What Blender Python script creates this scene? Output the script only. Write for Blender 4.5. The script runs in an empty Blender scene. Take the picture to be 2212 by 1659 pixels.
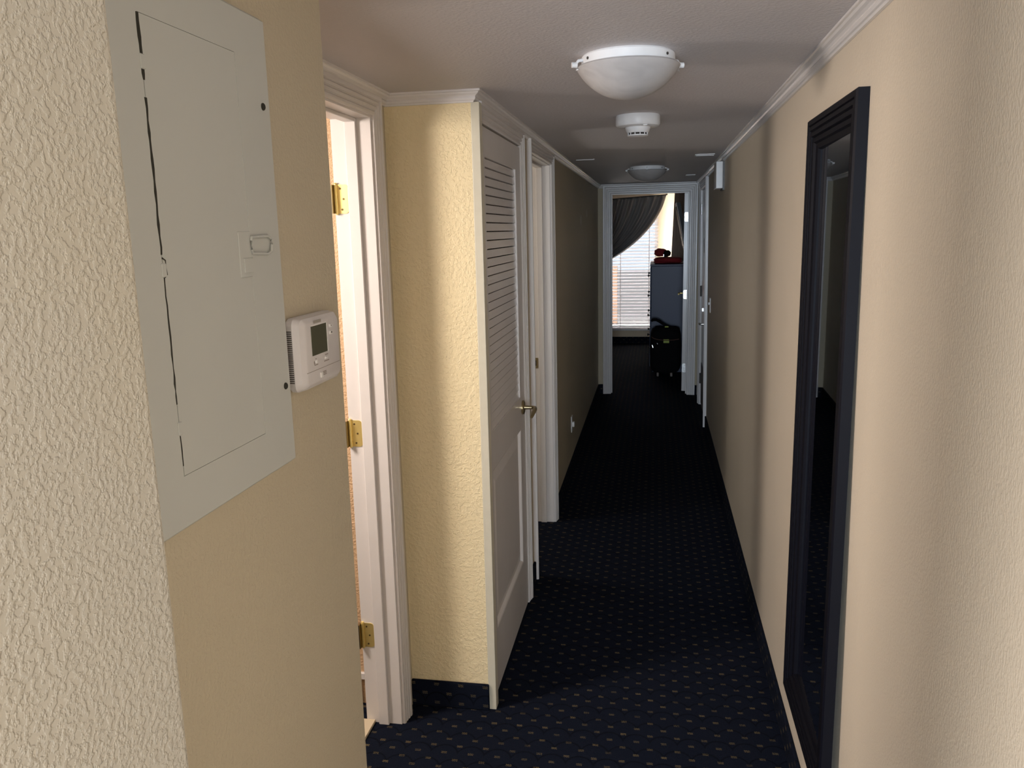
import bpy, bmesh, math, random
from mathutils import Vector, Matrix, Euler
random.seed(7)
sc = bpy.context.scene
C = sc.collection
PI = math.pi
R = math.radians

# ------------------------------------------------------------------ camera
cam_d = bpy.data.cameras.new('camera')
cam = bpy.data.objects.new('camera', cam_d); C.objects.link(cam)
cam_d.sensor_fit = 'HORIZONTAL'; cam_d.sensor_width = 36.0
cam_d.lens = 36.0 * 1737.5 / 2212.0
cam_d.clip_start = 0.02; cam_d.clip_end = 100
rgt = Vector((0.98479118, 0.17226568, -0.02260254)); upv = Vector((-0.01032182, 0.18787074, 0.98213952)); fwd = Vector((-0.17343529, 0.96696904, -0.18679154))
m = Matrix.Identity(4)
for i in range(3):
    m[i][0] = rgt[i]; m[i][1] = upv[i]; m[i][2] = -fwd[i]
m[0][3], m[1][3], m[2][3] = 0, 0, 1.70
cam.matrix_world = m
sc.camera = cam

# ------------------------------------------------------------------ world, view
w = bpy.data.worlds.new('sky'); sc.world = w; w.use_nodes = True
bgn = w.node_tree.nodes['Background']
bgn.inputs[0].default_value = (0.80, 0.90, 1.0, 1); bgn.inputs[1].default_value = 0.55
sc.view_settings.view_transform = 'Standard'; sc.view_settings.look = 'None'
sc.view_settings.gamma = 1; sc.view_settings.use_curve_mapping = False
sc.view_settings.exposure = 1.15
sc.cycles.max_bounces = 10; sc.cycles.diffuse_bounces = 6
sc.cycles.use_denoising = True

def lamp(name, kind, loc, energy, color, size=None, rot=(0, 0, 0), **kw):
    d = bpy.data.lights.new(name, kind); d.energy = energy; d.color = color
    if kind == 'AREA':
        d.shape = 'RECTANGLE'; d.size, d.size_y = size
    elif size is not None:
        d.shadow_soft_size = size
    for k, v in kw.items(): setattr(d, k, v)
    o = bpy.data.objects.new(name, d); C.objects.link(o); o.location = loc; o.rotation_euler = rot
    return o
# daylight through the living-room window behind the camera, the vanity lamp of the bathroom, the lamp of the second room
day = lamp('living_room_daylight', 'AREA', (-0.35, -4.1, 1.25), 125, (0.74, 0.86, 1.0), (1.5, 1.5), (R(90), 0, 0))
leftday = lamp('living_room_side_daylight', 'AREA', (-3.3, -2.2, 1.3), 130, (1.0, 0.96, 0.93), (1.3, 1.6), (0, R(-90), 0))
vanity = lamp('bathroom_lamp', 'AREA', (-1.75, 1.75, 1.9), 15, (1.0, 0.88, 0.80), (0.5, 0.3), (0, R(-50), 0))
room2 = lamp('bedroom_lamp', 'POINT', (-1.7, 4.0, 1.6), 8, (1.0, 0.95, 0.89), 0.15)
farday = lamp('far_window_daylight', 'AREA', (-0.6, 14.2, 4.3), 900, (0.92, 0.96, 1.0), (2.5, 2.5), (R(-42), 0, 0))
sideday = lamp('side_window_daylight', 'AREA', (0.75, 11.45, 1.5), 55, (1.0, 0.96, 0.90), (0.9, 1.2), (0, R(90), 0))

# ------------------------------------------------------------------ materials
def newmat(name):
    mt = bpy.data.materials.new(name); mt.use_nodes = True
    nt = mt.node_tree; b = nt.nodes['Principled BSDF']
    return mt, nt, b
def plain(name, col, rough=0.5, metal=0.0, bump=0.0, scale=40, spec=0.5, var=0.05):
    mt, nt, b = newmat(name)
    b.inputs['Roughness'].default_value = rough; b.inputs['Metallic'].default_value = metal
    b.inputs['Specular IOR Level'].default_value = spec
    tc = nt.nodes.new('ShaderNodeTexCoord'); nz = nt.nodes.new('ShaderNodeTexNoise')
    nz.inputs['Scale'].default_value = scale; nz.inputs['Detail'].default_value = 4
    nt.links.new(tc.outputs['Object'], nz.inputs['Vector'])
    mx = nt.nodes.new('ShaderNodeMix'); mx.data_type = 'RGBA'
    mx.inputs['A'].default_value = tuple(c * (1 - var) for c in col) + (1,)
    mx.inputs['B'].default_value = tuple(min(1, c * (1 + var)) for c in col) + (1,)
    nt.links.new(nz.outputs['Fac'], mx.inputs['Factor']); nt.links.new(mx.outputs['Result'], b.inputs['Base Color'])
    if bump:
        bp = nt.nodes.new('ShaderNodeBump'); bp.inputs['Strength'].default_value = 0.6; bp.inputs['Distance'].default_value = bump
        nt.links.new(nz.outputs['Fac'], bp.inputs['Height']); nt.links.new(bp.outputs['Normal'], b.inputs['Normal'])
    return mt
def paint(name, col, rough=0.55, bump=0.0015, scale=90, var=0.04, spots=(), stretch=(1, 1, 1), spec=0.4, blotch=0.0, blotchcol=None):
    """orange-peel / knock-down wall paint: rounded bumps, faint mottling, optional patches (x, y, z, rx, ry, rz, colour)"""
    mt, nt, b = newmat(name); N = nt.nodes.new; L = nt.links.new
    b.inputs['Roughness'].default_value = rough; b.inputs['Specular IOR Level'].default_value = spec
    tc = N('ShaderNodeTexCoord'); mp = N('ShaderNodeMapping'); mp.inputs['Scale'].default_value = stretch
    L(tc.outputs['Object'], mp.inputs['Vector'])
    nz = N('ShaderNodeTexNoise'); nz.inputs['Scale'].default_value = scale; nz.inputs['Detail'].default_value = 2.5; nz.inputs['Roughness'].default_value = 0.55
    L(mp.outputs[0], nz.inputs['Vector'])
    rp = N('ShaderNodeValToRGB'); rp.color_ramp.elements[0].position = 0.42; rp.color_ramp.elements[1].position = 0.62
    rp.color_ramp.interpolation = 'EASE'; L(nz.outputs['Fac'], rp.inputs['Fac'])
    n2 = N('ShaderNodeTexNoise'); n2.inputs['Scale'].default_value = 2.2; n2.inputs['Detail'].default_value = 4; L(tc.outputs['Object'], n2.inputs['Vector'])
    mx = N('ShaderNodeMix'); mx.data_type = 'RGBA'
    mx.inputs['A'].default_value = tuple(c * (1 - var) for c in col) + (1,); mx.inputs['B'].default_value = tuple(min(1, c * (1 + var)) for c in col) + (1,)
    L(n2.outputs['Fac'], mx.inputs['Factor']); out = mx.outputs['Result']
    if blotch:
        r3 = N('ShaderNodeValToRGB'); r3.color_ramp.elements[0].position = 0.52; r3.color_ramp.elements[1].position = 0.68
        r3.color_ramp.elements[1].color = (blotch,) * 3 + (1,); L(n2.outputs['Fac'], r3.inputs['Fac'])
        m3 = N('ShaderNodeMix'); m3.data_type = 'RGBA'; L(r3.outputs['Color'], m3.inputs['Factor']); L(out, m3.inputs['A'])
        m3.inputs['B'].default_value = blotchcol + (1,); out = m3.outputs['Result']
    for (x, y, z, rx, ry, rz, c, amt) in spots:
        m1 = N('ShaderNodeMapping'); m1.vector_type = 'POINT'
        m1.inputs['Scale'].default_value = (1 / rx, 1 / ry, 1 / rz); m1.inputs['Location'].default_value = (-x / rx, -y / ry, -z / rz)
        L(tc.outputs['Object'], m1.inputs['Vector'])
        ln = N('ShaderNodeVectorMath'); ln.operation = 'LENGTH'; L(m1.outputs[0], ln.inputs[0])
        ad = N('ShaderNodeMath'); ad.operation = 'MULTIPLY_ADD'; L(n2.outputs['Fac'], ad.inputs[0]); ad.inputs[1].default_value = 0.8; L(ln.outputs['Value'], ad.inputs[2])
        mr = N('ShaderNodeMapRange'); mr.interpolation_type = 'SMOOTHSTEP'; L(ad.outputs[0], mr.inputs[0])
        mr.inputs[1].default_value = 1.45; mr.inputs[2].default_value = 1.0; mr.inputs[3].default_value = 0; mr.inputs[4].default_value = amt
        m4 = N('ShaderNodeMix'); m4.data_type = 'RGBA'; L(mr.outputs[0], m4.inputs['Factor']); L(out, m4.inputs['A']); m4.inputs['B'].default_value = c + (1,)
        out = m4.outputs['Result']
    L(out, b.inputs['Base Color'])
    bp = N('ShaderNodeBump'); bp.inputs['Strength'].default_value = 0.7; bp.inputs['Distance'].default_value = bump
    L(rp.outputs['Color'], bp.inputs['Height']); L(bp.outputs['Normal'], b.inputs['Normal'])
    return mt
def carpet(name, ax, ay):
    """navy carpet with staggered little gold stitches and dark scallops; ax, ay choose the two object axes"""
    mt, nt, b = newmat(name); N = nt.nodes.new; L = nt.links.new
    b.inputs['Roughness'].default_value = 0.95; b.inputs['Specular IOR Level'].default_value = 0.08
    tc = N('ShaderNodeTexCoord'); sp = N('ShaderNodeSeparateXYZ'); L(tc.outputs['Object'], sp.inputs[0])
    def M(op, a, bb=None, c=None):
        n = N('ShaderNodeMath'); n.operation = op
        for i, v in enumerate((a, bb, c)):
            if v is None: continue
            if isinstance(v, (int, float)): n.inputs[i].default_value = v
            else: L(v, n.inputs[i])
        return n.outputs[0]
    U = sp.outputs[ax]; V = sp.outputs[ay]
    su, sv = 0.090, 0.036
    v = M('DIVIDE', V, sv); row = M('FLOOR', v); fv = M('SUBTRACT', M('FRACT', v), 0.5)
    odd = M('MODULO', M('ABSOLUTE', row), 2.0)
    u = M('ADD', M('DIVIDE', U, su), M('MULTIPLY', odd, 0.5)); fu = M('SUBTRACT', M('FRACT', u), 0.5)
    U_ = M('MULTIPLY', fu, su); V_ = M('MULTIPLY', fv, sv)
    # two wavy dashes
    wave = M('MULTIPLY', M('SINE', M('MULTIPLY', U_, 900.0)), 0.0009)
    d = M('ABSOLUTE', M('SUBTRACT', M('ABSOLUTE', M('ADD', V_, wave)), 0.0030))
    a1 = M('LESS_THAN', d, 0.0013); a2 = M('LESS_THAN', M('ABSOLUTE', U_), 0.0095)
    mark = M('MULTIPLY', a1, a2)
    nz = N('ShaderNodeTexNoise'); nz.inputs['Scale'].default_value = 260; nz.inputs['Detail'].default_value = 3; L(tc.outputs['Object'], nz.inputs['Vector'])
    n2 = N('ShaderNodeTexNoise'); n2.inputs['Scale'].default_value = 9; n2.inputs['Detail'].default_value = 3; L(tc.outputs['Object'], n2.inputs['Vector'])
    mark = M('MULTIPLY', mark, M('MULTIPLY', M('GREATER_THAN', nz.outputs['Fac'], 0.40), M('MULTIPLY_ADD', n2.outputs['Fac'], 1.6, -0.25)))
    # scallops: circles of a larger staggered grid
    su2, sv2 = 0.090, 0.072
    v2 = M('DIVIDE', V, sv2); row2 = M('FLOOR', v2); fv2 = M('FRACT', v2); odd2 = M('MODULO', M('ABSOLUTE', row2), 2.0)
    fu2 = M('SUBTRACT', M('FRACT', M('ADD', M('DIVIDE', U, su2), M('MULTIPLY', odd2, 0.5))), 0.5)
    rr = M('SQRT', M('ADD', M('MULTIPLY', M('MULTIPLY', fu2, fu2), 2.2), M('MULTIPLY', fv2, fv2)))
    sc_ = M('LESS_THAN', M('ABSOLUTE', M('SUBTRACT', rr, 0.8)), 0.045)
    base = N('ShaderNodeMix'); base.data_type = 'RGBA'
    base.inputs['A'].default_value = (0.0035, 0.0050, 0.011, 1); base.inputs['B'].default_value = (0.009, 0.0125, 0.024, 1); L(nz.outputs['Fac'], base.inputs['Factor'])
    mA = N('ShaderNodeMix'); mA.data_type = 'RGBA'; L(M('MULTIPLY', sc_, 0.55), mA.inputs['Factor']); L(base.outputs['Result'], mA.inputs['A']); mA.inputs['B'].default_value = (0.0015, 0.002, 0.004, 1)
    mB = N('ShaderNodeMix'); mB.data_type = 'RGBA'; L(mark, mB.inputs['Factor']); L(mA.outputs['Result'], mB.inputs['A']); mB.inputs['B'].default_value = (0.25, 0.19, 0.09, 1)
    L(mB.outputs['Result'], b.inputs['Base Color'])
    bp = N('ShaderNodeBump'); bp.inputs['Strength'].default_value = 0.8; bp.inputs['Distance'].default_value = 0.002
    L(M('SUBTRACT', nz.outputs['Fac'], M('MULTIPLY', sc_, 0.8)), bp.inputs['Height']); L(bp.outputs['Normal'], b.inputs['Normal'])
    return mt

WHT = (0.80, 0.77, 0.74)
M_wallA = paint('cream_paint_smooth', (0.53, 0.465, 0.345), bump=0.0004, scale=150)
M_wallB = paint('cream_paint_knockdown', (0.475, 0.445, 0.385), bump=0.0009, scale=190, rough=0.38, spec=0.5, blotch=0.35, blotchcol=(0.49, 0.43, 0.31))
M_recess = paint('cream_paint_orange_peel', (0.82, 0.69, 0.43), bump=0.0014, scale=100)
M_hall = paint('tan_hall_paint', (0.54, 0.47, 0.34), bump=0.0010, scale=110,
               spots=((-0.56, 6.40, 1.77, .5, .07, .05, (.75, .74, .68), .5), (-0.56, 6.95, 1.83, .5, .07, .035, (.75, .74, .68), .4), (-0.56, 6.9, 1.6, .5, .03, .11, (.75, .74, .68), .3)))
M_right = paint('beige_wall_paint', (0.66, 0.575, 0.455), bump=0.0003, scale=220, stretch=(1, 1, 0.6), var=0.05)
M_tan = paint('tan_bathroom_paint', (0.62, 0.42, 0.25), bump=0.002, scale=120)
M_ceil = paint('ceiling_paint', (0.60, 0.57, 0.575), bump=0.0007, scale=95, stretch=(1, 2.2, 1), rough=0.6)
M_trim = plain('white_gloss_trim', (0.76, 0.73, 0.71), 0.24, scale=14, var=0.03)
M_trimw = plain('warm_white_door_paint', (0.72, 0.68, 0.65), 0.38, scale=10, var=0.03)
M_panelw = plain('painted_steel', (0.53, 0.545, 0.52), 0.5, scale=8, var=0.02)
M_seam = plain('dark_gap', (0.03, 0.028, 0.02), 0.9)
M_plast = plain('white_plastic', (0.66, 0.63, 0.63), 0.45)
M_plast2 = plain('bright_white_plastic', (0.80, 0.79, 0.78), 0.4)
M_lcd = plain('lcd_green_grey', (0.050, 0.055, 0.028), 0.25)
M_grey = plain('grey_print', (0.28, 0.24, 0.22), 0.6)
M_vent = plain('dark_vent', (0.05, 0.04, 0.035), 0.8)
M_brass = plain('polished_brass', (0.95, 0.76, 0.30), 0.42, 0.85, scale=30)
M_abrass = plain('antique_brass', (0.46, 0.38, 0.22), 0.28, 1.0)
M_chrome = plain('bright_steel', (0.86, 0.87, 0.86), 0.25, 0.9)
M_dark = plain('dark_bronze', (0.05, 0.045, 0.04), 0.4, 0.3)
M_screw = plain('screw_head', (0.18, 0.12, 0.05), 0.4, 0.8)
M_black = plain('black_lacquer', (0.004, 0.004, 0.007), 0.5, scale=20, spec=0.12)
M_blackp = plain('black_plastic', (0.008, 0.008, 0.009), 0.5)
M_navy = plain('navy_painted_wood', (0.034, 0.052, 0.115), 0.42)
M_nylon = plain('black_nylon', (0.005, 0.005, 0.006), 0.85, bump=0.002, scale=60, spec=0.12)
M_lime = plain('yellow_green_tag', (0.42, 0.50, 0.10), 0.6)
M_curt = plain('charcoal_fabric', (0.30, 0.295, 0.29), 0.85, bump=0.001, scale=300)
M_curt2 = plain('brown_grey_fabric', (0.16, 0.13, 0.11), 0.9, bump=0.001, scale=300)
M_red = plain('red_cloth', (0.26, 0.012, 0.018), 0.8, bump=0.004, scale=25)
M_wood = plain('pale_threshold', (0.66, 0.55, 0.38), 0.45)
M_tile = plain('brown_tile', (0.25, 0.15, 0.11), 0.35)
M_kick = plain('scuffed_kick_plate', (0.20, 0.19, 0.17), 0.6, 0.3, scale=6, var=0.3)
M_gasket = plain('reeding_shadow_paint', (0.66, 0.66, 0.68), 0.4)
M_creamroom = paint('cream_bedroom_paint', (0.78, 0.66, 0.48), bump=0.001, scale=90)
M_fence = plain('brown_fence', (0.34, 0.21, 0.14), 0.9, scale=6, var=0.3)
M_carpet = carpet('navy_carpet', 0, 1)
M_carpx = carpet('navy_carpet_skirting_across', 0, 2)
M_carpy = carpet('navy_carpet_skirting_along', 1, 2)
# mirror
M_mirror, nt_, b_ = newmat('mirror_glass'); b_.inputs['Metallic'].default_value = 1; b_.inputs['Roughness'].default_value = 0.015; b_.inputs['Base Color'].default_value = (0.62, 0.68, 0.76, 1)
# glass pane
M_glass, nt_, b_ = newmat('window_glass'); b_.inputs['Transmission Weight'].default_value = 1; b_.inputs['Roughness'].default_value = 0; b_.inputs['IOR'].default_value = 1.05
# alabaster bowl: swirled translucent glass
M_bowl, nt_, b_ = newmat('alabaster_glass')
tc_ = nt_.nodes.new('ShaderNodeTexCoord'); wv = nt_.nodes.new('ShaderNodeTexNoise'); wv.inputs['Scale'].default_value = 6; wv.inputs['Distortion'].default_value = 2.5; wv.inputs['Detail'].default_value = 3
mp_ = nt_.nodes.new('ShaderNodeMapping'); mp_.inputs['Scale'].default_value = (1, 2.4, 3.0); nt_.links.new(tc_.outputs['Object'], mp_.inputs['Vector']); nt_.links.new(mp_.outputs[0], wv.inputs['Vector'])
mx_ = nt_.nodes.new('ShaderNodeMix'); mx_.data_type = 'RGBA'; mx_.inputs['A'].default_value = (0.44, 0.42, 0.41, 1); mx_.inputs['B'].default_value = (0.72, 0.69, 0.67, 1)
nt_.links.new(wv.outputs['Fac'], mx_.inputs['Factor']); nt_.links.new(mx_.outputs['Result'], b_.inputs['Base Color'])
b_.inputs['Roughness'].default_value = 0.35; b_.inputs['Subsurface Weight'].default_value = 0.0
tr_ = nt_.nodes.new('ShaderNodeBsdfTranslucent'); tr_.inputs['Color'].default_value = (0.85, 0.80, 0.77, 1)
ms_ = nt_.nodes.new('ShaderNodeMixShader'); ms_.inputs[0].default_value = 0.25
nt_.links.new(b_.outputs[0], ms_.inputs[1]); nt_.links.new(tr_.outputs[0], ms_.inputs[2]); nt_.links.new(ms_.outputs[0], nt_.nodes['Material Output'].inputs[0])
# translucent blind slats
M_slat, nt_, b_ = newmat('white_blind_slat'); b_.inputs['Base Color'].default_value = (0.80, 0.76, 0.75, 1); b_.inputs['Roughness'].default_value = 0.5
tr_ = nt_.nodes.new('ShaderNodeBsdfTranslucent'); tr_.inputs['Color'].default_value = (0.85, 0.80, 0.80, 1)
ms_ = nt_.nodes.new('ShaderNodeMixShader'); ms_.inputs[0].default_value = 0.4
nt_.links.new(b_.outputs[0], ms_.inputs[1]); nt_.links.new(tr_.outputs[0], ms_.inputs[2]); nt_.links.new(ms_.outputs[0], nt_.nodes['Material Output'].inputs[0])

# ------------------------------------------------------------------ helpers
LOC = {}
SHEAR = [False]   # right-wall parts are sheared inwards towards the ceiling to line up with the image
def obj(name, bm, mat, parent=None, smooth=False):
    """link a bmesh (world coordinates) as ONE mesh object under parent"""
    root = Vector((0, 0, 0))
    if SHEAR[0]:
        for v in bm.verts: v.co.x += 0.003 - 0.023 * v.co.z / 2.135
    if parent is not None:
        root = LOC.get(parent.name, Vector((0, 0, 0)))
        bmesh.ops.translate(bm, verts=bm.verts, vec=-root)
    bmesh.ops.recalc_face_normals(bm, faces=bm.faces)
    me = bpy.data.meshes.new(name); bm.to_mesh(me); bm.free()
    if mat: me.materials.append(mat)
    if smooth:
        for p in me.polygons: p.use_smooth = True
        try: me.set_sharp_from_angle(angle=R(35))
        except Exception: pass
    o = bpy.data.objects.new(name, me); C.objects.link(o)
    if parent is not None: o.parent = parent
    LOC[o.name] = root
    return o
def thing(name, label, cat, loc, group=None, kind=None):
    o = bpy.data.objects.new(name, None); C.objects.link(o); o.empty_display_size = 0.05
    o.location = loc; o['label'] = label; o['category'] = cat
    if group: o['group'] = group
    if kind: o['kind'] = kind
    LOC[o.name] = Vector(loc)
    return o
def tag(o, label=None, cat=None, group=None, kind=None):
    if label: o['label'] = label
    if cat: o['category'] = cat
    if group: o['group'] = group
    if kind: o['kind'] = kind
    return o
def struct(name, bm, mat, label=None, cat=None, smooth=False):
    return tag(obj(name, bm, mat, None, smooth), label, cat, None, 'structure')
def dup(root, loc, label=None, group=None):
    r = root.copy(); C.objects.link(r); r.location = loc; LOC[r.name] = Vector(loc)
    if label: r['label'] = label
    if group: r['group'] = group
    for ch in list(root.children):
        c = ch.copy(); C.objects.link(c); c.parent = r
        for g in ch.children:
            d = g.copy(); C.objects.link(d); d.parent = c
    return r
def B(*boxes, bevel=0, seg=1, bm=None):
    """boxes (x0, x1, y0, y1, z0, z1) in one bmesh"""
    bm = bm or bmesh.new()
    for (x0, x1, y0, y1, z0, z1) in boxes:
        vs = [bm.verts.new(v) for v in ((x0, y0, z0), (x1, y0, z0), (x1, y1, z0), (x0, y1, z0), (x0, y0, z1), (x1, y0, z1), (x1, y1, z1), (x0, y1, z1))]
        fs = [bm.faces.new([vs[i] for i in f]) for f in ((3, 2, 1, 0), (4, 5, 6, 7), (0, 1, 5, 4), (1, 2, 6, 5), (2, 3, 7, 6), (3, 0, 4, 7))]
        if bevel:
            es = list({e for f in fs for e in f.edges})
            bmesh.ops.bevel(bm, geom=es, offset=bevel, segments=seg, profile=0.7, affect='EDGES')
    return bm
def lathe(profile, cx, cy, cz=0, n=40, axis='z', bm=None):
    """profile: (radius, height) from one end to the other"""
    bm = bm or bmesh.new(); rings = []
    for (r, h) in profile:
        ring = []
        for k in range(n):
            a = 2 * PI * k / n
            if axis == 'z': p = (cx + r * math.cos(a), cy + r * math.sin(a), cz + h)
            elif axis == 'x': p = (cx + h, cy + r * math.cos(a), cz + r * math.sin(a))
            else: p = (cx + r * math.cos(a), cy + h, cz + r * math.sin(a))
            ring.append(bm.verts.new(p))
        rings.append(ring)
    for a, b in zip(rings, rings[1:]):
        for k in range(n): bm.faces.new((a[k], a[(k + 1) % n], b[(k + 1) % n], b[k]))
    for ring in (rings[0], rings[-1]):
        try: bm.faces.new(ring)
        except ValueError: pass
    return bm
def tube(pts, r, n=10, bm=None, taper=None):
    bm = bm or bmesh.new(); rings = []
    pts = [Vector(p) for p in pts]
    for i, p in enumerate(pts):
        t = (pts[min(i + 1, len(pts) - 1)] - pts[max(i - 1, 0)]).normalized()
        a = t.cross(Vector((0, 0, 1)));
        if a.length < 1e-3: a = t.cross(Vector((1, 0, 0)))
        a.normalize(); b = t.cross(a).normalized()
        rad = r if taper is None else r * taper[i]
        rings.append([bm.verts.new(p + (a * math.cos(2 * PI * k / n) + b * math.sin(2 * PI * k / n)) * rad) for k in range(n)])
    for a, b in zip(rings, rings[1:]):
        for k in range(n): bm.faces.new((a[k], a[(k + 1) % n], b[(k + 1) % n], b[k]))
    bm.faces.new(rings[0]); bm.faces.new(rings[-1])
    return bm
def sweep(paths, bm=None, closed_profile=True):
    """paths: list of polylines of the same length (one per profile point); skin them into a closed bar"""
    bm = bm or bmesh.new()
    V = [[bm.verts.new(p) for p in path] for path in paths]
    n = len(V)
    for i in range(n if closed_profile else n - 1):
        a, b = V[i], V[(i + 1) % n]
        for k in range(len(a) - 1): bm.faces.new((a[k], a[k + 1], b[k + 1], b[k]))
    if closed_profile:
        bm.faces.new([v[0] for v in V]); bm.faces.new([v[-1] for v in V])
    return bm
def rounded_plate(axis, at, t, a0, a1, b0, b1, rad, sides=(1, 1, 1, 1), bm=None):
    """plate of thickness t; in-plane coords a,b; axis 'x' -> a=y,b=z ; 'y' -> a=x,b=z. sides: round which corners (a1b1, a0b1, a0b0, a1b0)"""
    bm = bm or bmesh.new(); pts = []
    cs = ((a1, b1, 0), (a0, b1, 1), (a0, b0, 2), (a1, b0, 3)); sg = ((-1, -1), (1, -1), (1, 1), (-1, 1))
    for (a, b, q) in cs:
        if sides[q]:
            ca, cb = a + sg[q][0] * rad, b + sg[q][1] * rad
            for k in range(6):
                an = PI / 2 * q + PI / 2 * k / 5
                pts.append((ca + rad * math.cos(an), cb + rad * math.sin(an)))
        else: pts.append((a, b))
    def P(a, b, d): return (d, a, b) if axis == 'x' else (a, d, b)
    f0 = [bm.verts.new(P(a, b, at)) for a, b in pts]; f1 = [bm.verts.new(P(a, b, at + t)) for a, b in pts]
    bm.faces.new(f0); bm.faces.new(f1); n = len(pts)
    for k in range(n): bm.faces.new((f0[k], f0[(k + 1) % n], f1[(k + 1) % n], f1[k]))
    return bm
# colonial casing profile: (distance outward from the opening edge, thickness)
CAS = [(0.000, 0.0), (0.000, 0.008), (0.006, 0.011), (0.014, 0.011), (0.018, 0.007), (0.022, 0.012), (0.032, 0.013), (0.036, 0.009), (0.040, 0.015), (0.050, 0.016), (0.054, 0.011), (0.058, 0.018), (0.072, 0.018), (0.075, 0.012), (0.075, 0.0)]
def casing(P, a0, a1, h, wd=0.075, z0=0.0, legs='both'):
    """P(a, z, t) -> world; sweeps the profile round an opening a0..a1, 0..h"""
    s = wd / 0.075; paths = []
    for (o, t) in CAS:
        o *= s
        if legs == 'both': pl = [(a0 - o, z0), (a0 - o, h + o), (a1 + o, h + o), (a1 + o, z0)]
        elif legs == 'a1': pl = [(a0 - 0.0, h + o), (a1 + o, h + o), (a1 + o, z0)]
        paths.append([P(a, z, t) for a, z in pl])
    return sweep(paths)
def hinge(parent, P, z, hh=0.089, lw=0.028, name='hinge', mat=None, leaves=(1,), pin=True):
    """butt hinge. P(a, z, t): a across the leaf from the pin, t out of the surface"""
    bm = bmesh.new()
    for sgn in leaves:
        pts = []
        r_ = 0.012
        for q, (ca, cb) in enumerate(((lw - r_, hh / 2 - r_), (lw - r_, -hh / 2 + r_))):
            for k in range(6):
                an = PI / 2 - PI / 2 * q - PI / 2 * k / 5
                pts.append((ca + r_ * math.cos(an), cb + r_ * math.sin(an)))
        pts = [(0, hh / 2)] + pts + [(0, -hh / 2)]
        f0 = [bm.verts.new(P(a * sgn, z + b, 0.0)) for a, b in pts]; f1 = [bm.verts.new(P(a * sgn, z + b, 0.0022)) for a, b in pts]
        bm.faces.new(f0); bm.faces.new(f1)
        for k in range(len(pts)): bm.faces.new((f0[k], f0[(k + 1) % len(pts)], f1[(k + 1) % len(pts)], f1[k]))
    h = obj(name, bm, mat or M_brass, parent)
    if pin:
        c = Vector(P(-0.004, z, 0.004)); prof = []
        kn = hh / 5
        bm = bmesh.new()
        for k in range(5):
            zc = -hh / 2 + k * kn
            lathe([(0.0001, zc + 0.0006), (0.0052, zc + 0.0006), (0.0052, zc + kn - 0.0012), (0.0001, zc + kn - 0.0012)], c.x, c.y, c.z, 14, bm=bm)
        lathe([(0.0001, -hh / 2 - 0.004), (0.0042, -hh / 2 - 0.003), (0.0042, hh / 2 + 0.002), (0.0058, hh / 2 + 0.002), (0.0045, hh / 2 + 0.005), (0.0001, hh / 2 + 0.005)], c.x, c.y, c.z, 14, bm=bm)
        obj('hinge_pin', bm, mat or M_brass, h, True)
    for (a, b) in ((0.010, 0.032), (0.020, 0.0), (0.014, -0.032)):
        for sgn in leaves:
            c0 = Vector(P(a * sgn, z + b, 0.0022)); c1 = Vector(P(a * sgn, z + b, 0.0034))
            obj('screw', tube([c0, c1], 0.0032, 10), M_screw, h)
    return h

# ------------------------------------------------------------------ key planes
XL, XA, XD, XR = -0.572, -0.56, -0.86, 0.445
YC, YE, ZC = 2.585, 8.33, 2.135
T = 0.12
BH = 0.10

# ------------------------------------------------------------------ floors, ceilings
struct('floor', B((-3.4, 2.0, -4.2, 12.4, -0.12, 0.0)), M_carpet, 'navy carpet with small gold stitches along the hallway', 'floor')
struct('ceiling', B((-3.4, 2.0, -4.2, 8.45, ZC, ZC + 0.14)), M_ceil, 'low grey white textured hallway ceiling', 'ceiling')
struct('ceiling_bedroom', B((-2.6, 0.6, 8.45, 12.4, 2.42, 2.54)), M_ceil, 'ceiling of the room at the far end', 'ceiling')

# ------------------------------------------------------------------ walls
struct('wall_entry', B((XA - T, -0.383, 0.34, 0.55, 0, ZC), bevel=0.004, seg=2), M_wallB, 'rough cream textured wall corner filling the left foreground', 'wall')
struct('wall_left_near', B((XA - T, XA, 0.55, 1.37, 0, ZC), (XD - 0.13, XA - T, 1.25, 1.37, 0, ZC)), M_wallA, 'smooth tan wall holding the electrical panel and thermostat', 'wall')
OD0, OD1, HD = 1.62, 2.45, 2.05
struct('wall_doorway', B((XD - 0.13, XD, 1.37, OD0 - .015, 0, ZC), (XD - 0.13, XD, OD1 + .015, YC, 0, ZC), (XD - 0.13, XD, OD0 - .015, OD1 + .015, HD + .015, ZC)), M_wallA, 'recessed wall around the nearest lit doorway', 'wall')
struct('wall_recess', B((XD - 0.13, XL, YC, YC + 0.075, 0, ZC)), M_recess, 'yellow cream orange-peel wall facing the camera beside the louvered door', 'wall')
CL0, CL1, HC = 2.66, 3.44, 2.045
D20, D21, H2 = 3.76, 4.50, 2.045
struct('wall_left', B((XL - T, XL, CL0 - .0, CL1, HC + 0.005, ZC), (XL - T, XL, CL1, D20 - .015, 0, ZC), (XL - T, XL, D20 - .015, D21 + .015, H2 + .015, ZC), (XL - T, XL, D21 + .015, YE, 0, ZC)), M_hall, 'long dim tan left wall of the hallway with patched spots', 'wall')
DR0, DR1, HR = 7.00, 7.86, 2.03
XRO = XR + T
SHEAR[0] = True
struct('wall_right', B((XR, XRO, -4.2, DR0 - .015, 0, ZC), (XR, XRO, DR0 - .015, DR1 + .015, HR + .015, ZC), (XR, XRO, DR1 + .015, YE, 0, ZC)), M_right, 'long beige right wall of the hallway behind the tall mirror', 'wall')
EX0, EX1, HE = -0.44, 0.333, 2.045
SHEAR[0] = False
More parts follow.
